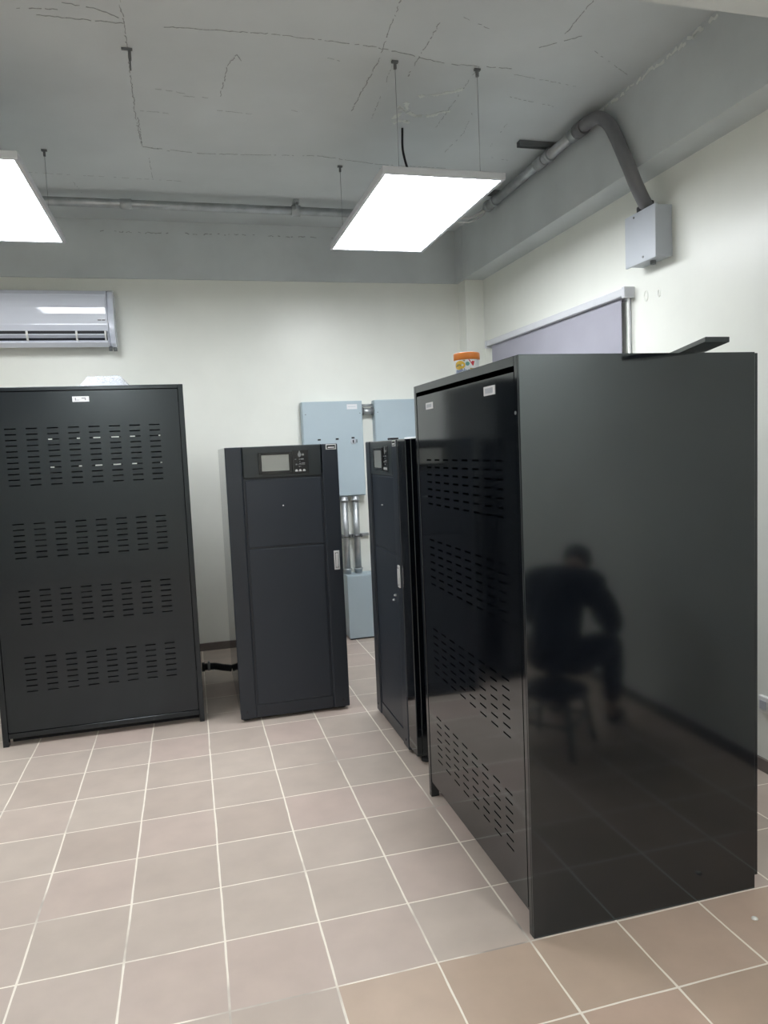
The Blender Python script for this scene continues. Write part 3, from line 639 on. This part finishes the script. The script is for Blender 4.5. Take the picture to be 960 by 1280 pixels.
for i, (x_, lb) in enumerate(((6.93, 'left vertical galvanised pipe'), (7.235, 'right vertical galvanised pipe'))):
    t = thing('riser_conduit', lb+' between the tall grey panel and the low floor box', 'pipe', (x_, 5.72, 1.74), 0, 'vertical pipes over the low box')
    rel(MB().tube([(x_, 5.72, 1.745), (x_, 5.72, 3.835)], .085, 16), t).build('pipe', 'galv', t)
    rel(MB().lathe((x_, 5.72, 0), [(.12, 3.70), (.12, 3.74), (.10, 3.76), (.10, 3.835)], 16), t).build('connector', 'galv', t)
    rel(MB().lathe((x_, 5.72, 0), [(.10, 1.745), (.10, 1.83), (.12, 1.84), (.12, 1.88)], 16), t).build('connector', 'galv', t)
    rel(MB().box(x_-.13, x_-.09, 5.62, 5.80, 2.72, 2.80, .004).box(x_+.09, x_+.13, 5.62, 5.80, 2.72, 2.80, .004).tube([(x_, 5.72, 2.73), (x_, 5.72, 2.79)], .10, 16), t).build('clamp', 'strut', t)
sc_ = MB().box(6.70, 7.60, 5.85, Y1, 2.72, 2.80, .005).build('strut_channel', 'galv')
tag(recenter(sc_, (7.1, Y1, 2.76)), 'short horizontal strut on the wall carrying the two vertical pipes', 'bracket')

# ------------------------------------------------------------------ seated person seen in the glossy cabinet side (metres, local +x = facing)
def skinmesh(nodes, edges, sub=2):
    me = bpy.data.meshes.new('tmp'); me.from_pydata([n[:3] for n in nodes], edges, [])
    o = bpy.data.objects.new('tmp', me); col.objects.link(o)
    sk = o.modifiers.new('s', 'SKIN'); sk.use_smooth_shade = True; sk.branch_smoothing = .6
    for i, n in enumerate(nodes):
        rx = n[3]; ry = n[4] if len(n) > 4 else rx
        me.skin_vertices[0].data[i].radius = (rx, ry); me.skin_vertices[0].data[i].use_root = (i == 0)
    ss = o.modifiers.new('u', 'SUBSURF'); ss.levels = sub; ss.render_levels = sub
    dg = bpy.context.evaluated_depsgraph_get(); dg.update()
    out = bpy.data.meshes.new_from_object(o.evaluated_get(dg)); bpy.data.objects.remove(o)
    bm = bmesh.new(); bm.from_mesh(out); return bm
def merge(bms, name, m, parent, label=None):
    bm = bmesh.new()
    for b in bms:
        tmp = bpy.data.meshes.new('t'); b.to_mesh(tmp); bm.from_mesh(tmp); b.free()
    me = bpy.data.meshes.new(name); bm.to_mesh(me); bm.free(); me.materials.clear(); me.materials.append(M[m])
    for p in me.polygons: p.use_smooth = True; p.material_index = 0
    o = bpy.data.objects.new(name, me); col.objects.link(o); o.parent = parent
    if label: o['label'] = label
    return o
pt = thing('person', 'person in dark clothes seated hunched over a phone, mirrored in the big cabinet', 'person', (8.62, -11.3, 0), math.radians(-40))
pt.scale = (.93, .93, .93)
SH = [(.10, .17, .86), (.10, -.17, .86)]
def body_nodes(grow=0.0):
    N = [(0.02, 0, .50, .08, .10), (.04, 0, .60, .085, .10), (.09, 0, .74, .10, .12), (.15, 0, .85, .08, .11), (.22, 0, .915, .06, .06), (.29, 0, .93, .055, .055),
         (.35, 0, .935, .078, .075), (.42, 0, .95, .085, .078), (.425, 0, .885, .052, .055)]
    E_ = [(0, 1), (1, 2), (2, 3), (3, 4), (4, 5), (5, 6), (6, 7), (6, 8)]
    for s_ in (1, -1):
        b = len(N)
        N += [(.14, s_*.17, .85, .05), (.22, s_*.235, .68, .042), (.27, s_*.24, .60, .042), (.36, s_*.14, .63, .034), (.43, s_*.06, .655, .026), (.47, s_*.045, .67, .024, .034)]
        E_ += [(3, b), (b, b+1), (b+1, b+2), (b+2, b+3), (b+3, b+4), (b+4, b+5)]
        c = len(N)
        N += [(.07, s_*.09, .48, .065), (.25, s_*.15, .485, .065), (.42, s_*.17, .48, .055), (.43, s_*.17, .30, .05), (.40, s_*.17, .12, .036), (.39, s_*.17, .065, .036), (.50, s_*.18, .035, .030)]
        E_ += [(0, c), (c, c+1), (c+1, c+2), (c+2, c+3), (c+3, c+4), (c+4, c+5), (c+5, c+6)]
    return N, E_
N, E_ = body_nodes()
parts = [skinmesh(N, E_)]
for s_ in (1, -1):      # fingers curl under the phone, thumb over it
    for k, (L_, dz) in enumerate(((.062, .028), (.070, .010), (.066, -.008), (.052, -.025))):
        a = Vector((.475, s_*.045, .67+dz*.9)); b = a+Vector((L_*.45, -s_*.008, .002)); c = b+Vector((L_*.25, -s_*.022, .002)); d = c+Vector((-.004, -s_*.020, .0))
        parts.append(skinmesh([(*a, .009), (*b, .0085), (*c, .008), (*d, .007)], [(0, 1), (1, 2), (2, 3)], 1))
    a = Vector((.465, s_*.045, .69)); b = a+Vector((-.012, -s_*.012, .025)); c = b+Vector((.02, -s_*.022, .008))
    parts.append(skinmesh([(*a, .011), (*b, .010), (*c, .008)], [(0, 1), (1, 2)], 1))
parts.append(skinmesh([(.46, 0, .90, .014), (.497, 0, .895, .011), (.485, 0, .925, .008)], [(0, 1), (1, 2)], 1))      # nose
for s_ in (1, -1): parts.append(skinmesh([(.385, s_*.076, .93, .014, .008), (.375, s_*.086, .955, .012, .007)], [(0, 1)], 1))
body = merge(parts, 'body', 'skin', pt)
for s_ in (1, -1):
    e = MB().lathe((.455, s_*.028, .915), [(.001, -.009), (.006, -.0065), (.009, 0), (.006, .0065), (.001, .009)], 12).build('eye', 'white', pt, scale=1)
# hair cap
hr = skinmesh([(.325, 0, .945, .085, .080), (.375, 0, .975, .088, .084), (.425, 0, .985, .075, .072)], [(0, 1), (1, 2)])
merge([hr], 'hair', 'hair', pt, 'short black hair')
# shirt and trousers a little larger than the body
g_ = .016
shn = [(-.01, 0, .47, .135, .16), (0, 0, .53, .13+g_, .15+g_), (.03, 0, .60, .12+g_, .14+g_), (.09, 0, .74, .125+g_, .155+g_), (.15, 0, .86, .10+g_, .14+g_), (.20, 0, .90, .075, .08)]
she = [(0, 1), (1, 2), (2, 3), (3, 4), (4, 5)]
def chain(ns): return skinmesh(ns, [(i, i+1) for i in range(len(ns)-1)])
sh_parts = [skinmesh(shn, she)]; tr_parts = [chain([(.01, 0, .60, .125, .145), (0, 0, .52, .135, .155), (.01, 0, .45, .11, .135)])]
sh_parts.append(chain([(.145, -.235, .835, .075), (.145, -.17, .85, .098), (.15, -.08, .862, .102), (.155, 0, .866, .104), (.15, .08, .862, .102), (.145, .17, .85, .098), (.145, .235, .835, .075)]))
for s_ in (1, -1):      # sleeves run from inside the chest, trouser legs from inside the hips
    sh_parts.append(chain([(.13, s_*.05, .84, .085), (.14, s_*.15, .845, .092), (.175, s_*.205, .77, .080), (.22, s_*.235, .68, .068), (.27, s_*.24, .60, .062), (.36, s_*.14, .63, .048), (.41, s_*.085, .648, .042)]))
    tr_parts.append(chain([(-.03, s_*.06, .47, .105), (.07, s_*.10, .475, .105), (.25, s_*.15, .49, .092), (.42, s_*.17, .485, .076), (.43, s_*.17, .30, .066), (.40, s_*.17, .13, .056)]))
merge(sh_parts, 'shirt', 'shirt', pt, 'dark long sleeved top')
merge(tr_parts, 'trousers', 'trousers', pt, 'dark trousers')
for s_ in (1, -1):
    merge([skinmesh([(.37, s_*.17, .05, .048, .045), (.45, s_*.175, .045, .045, .04), (.54, s_*.18, .036, .038, .032)], [(0, 1), (1, 2)])], 'shoe', 'blackrub', pt)
# phone and stool are things of their own
def to_world(x, y, z):
    a = pt.rotation_euler.z; return ((pt.location.x+.93*(x*math.cos(a)-y*math.sin(a)))/S, (pt.location.y+.93*(x*math.sin(a)+y*math.cos(a)))/S, .93*z/S)
ph = thing('phone', 'dark phone held by the seated person', 'phone', to_world(.505, 0, .66), pt.rotation_euler.z)
MB().box(-.006, .006, -.036, .036, 0, .14, .003).build('case', 'blackrub', ph, scale=1)
MB().box(-.0068, -.0062, -.032, .032, .006, .134).build('screen', 'screenframe', ph, scale=1)
st = thing('stool', 'low black stool under the seated person', 'stool', to_world(-.02, 0, 0), pt.rotation_euler.z)
MB().lathe((0, 0, 0), [(.15, .275), (.17, .282), (.17, .300), (.15, .308)], 28).build('seat', 'blackrub', st, scale=1)
for sx in (1, -1):
    for s_ in (1, -1):
        MB().tube([(sx*.11, s_*.11, .28), (sx*.15, s_*.15, 0)], .014, 10).build('leg', 'strut', st, scale=1)
MB().box(-.14, .14, -.132, -.118, .14, .155).box(-.14, .14, .118, .132, .14, .155).box(-.132, -.118, -.118, .118, .14, .155).box(.118, .132, -.118, .118, .14, .155).build('stretcher', 'strut', st, scale=1)
bpy.context.view_layer.update()
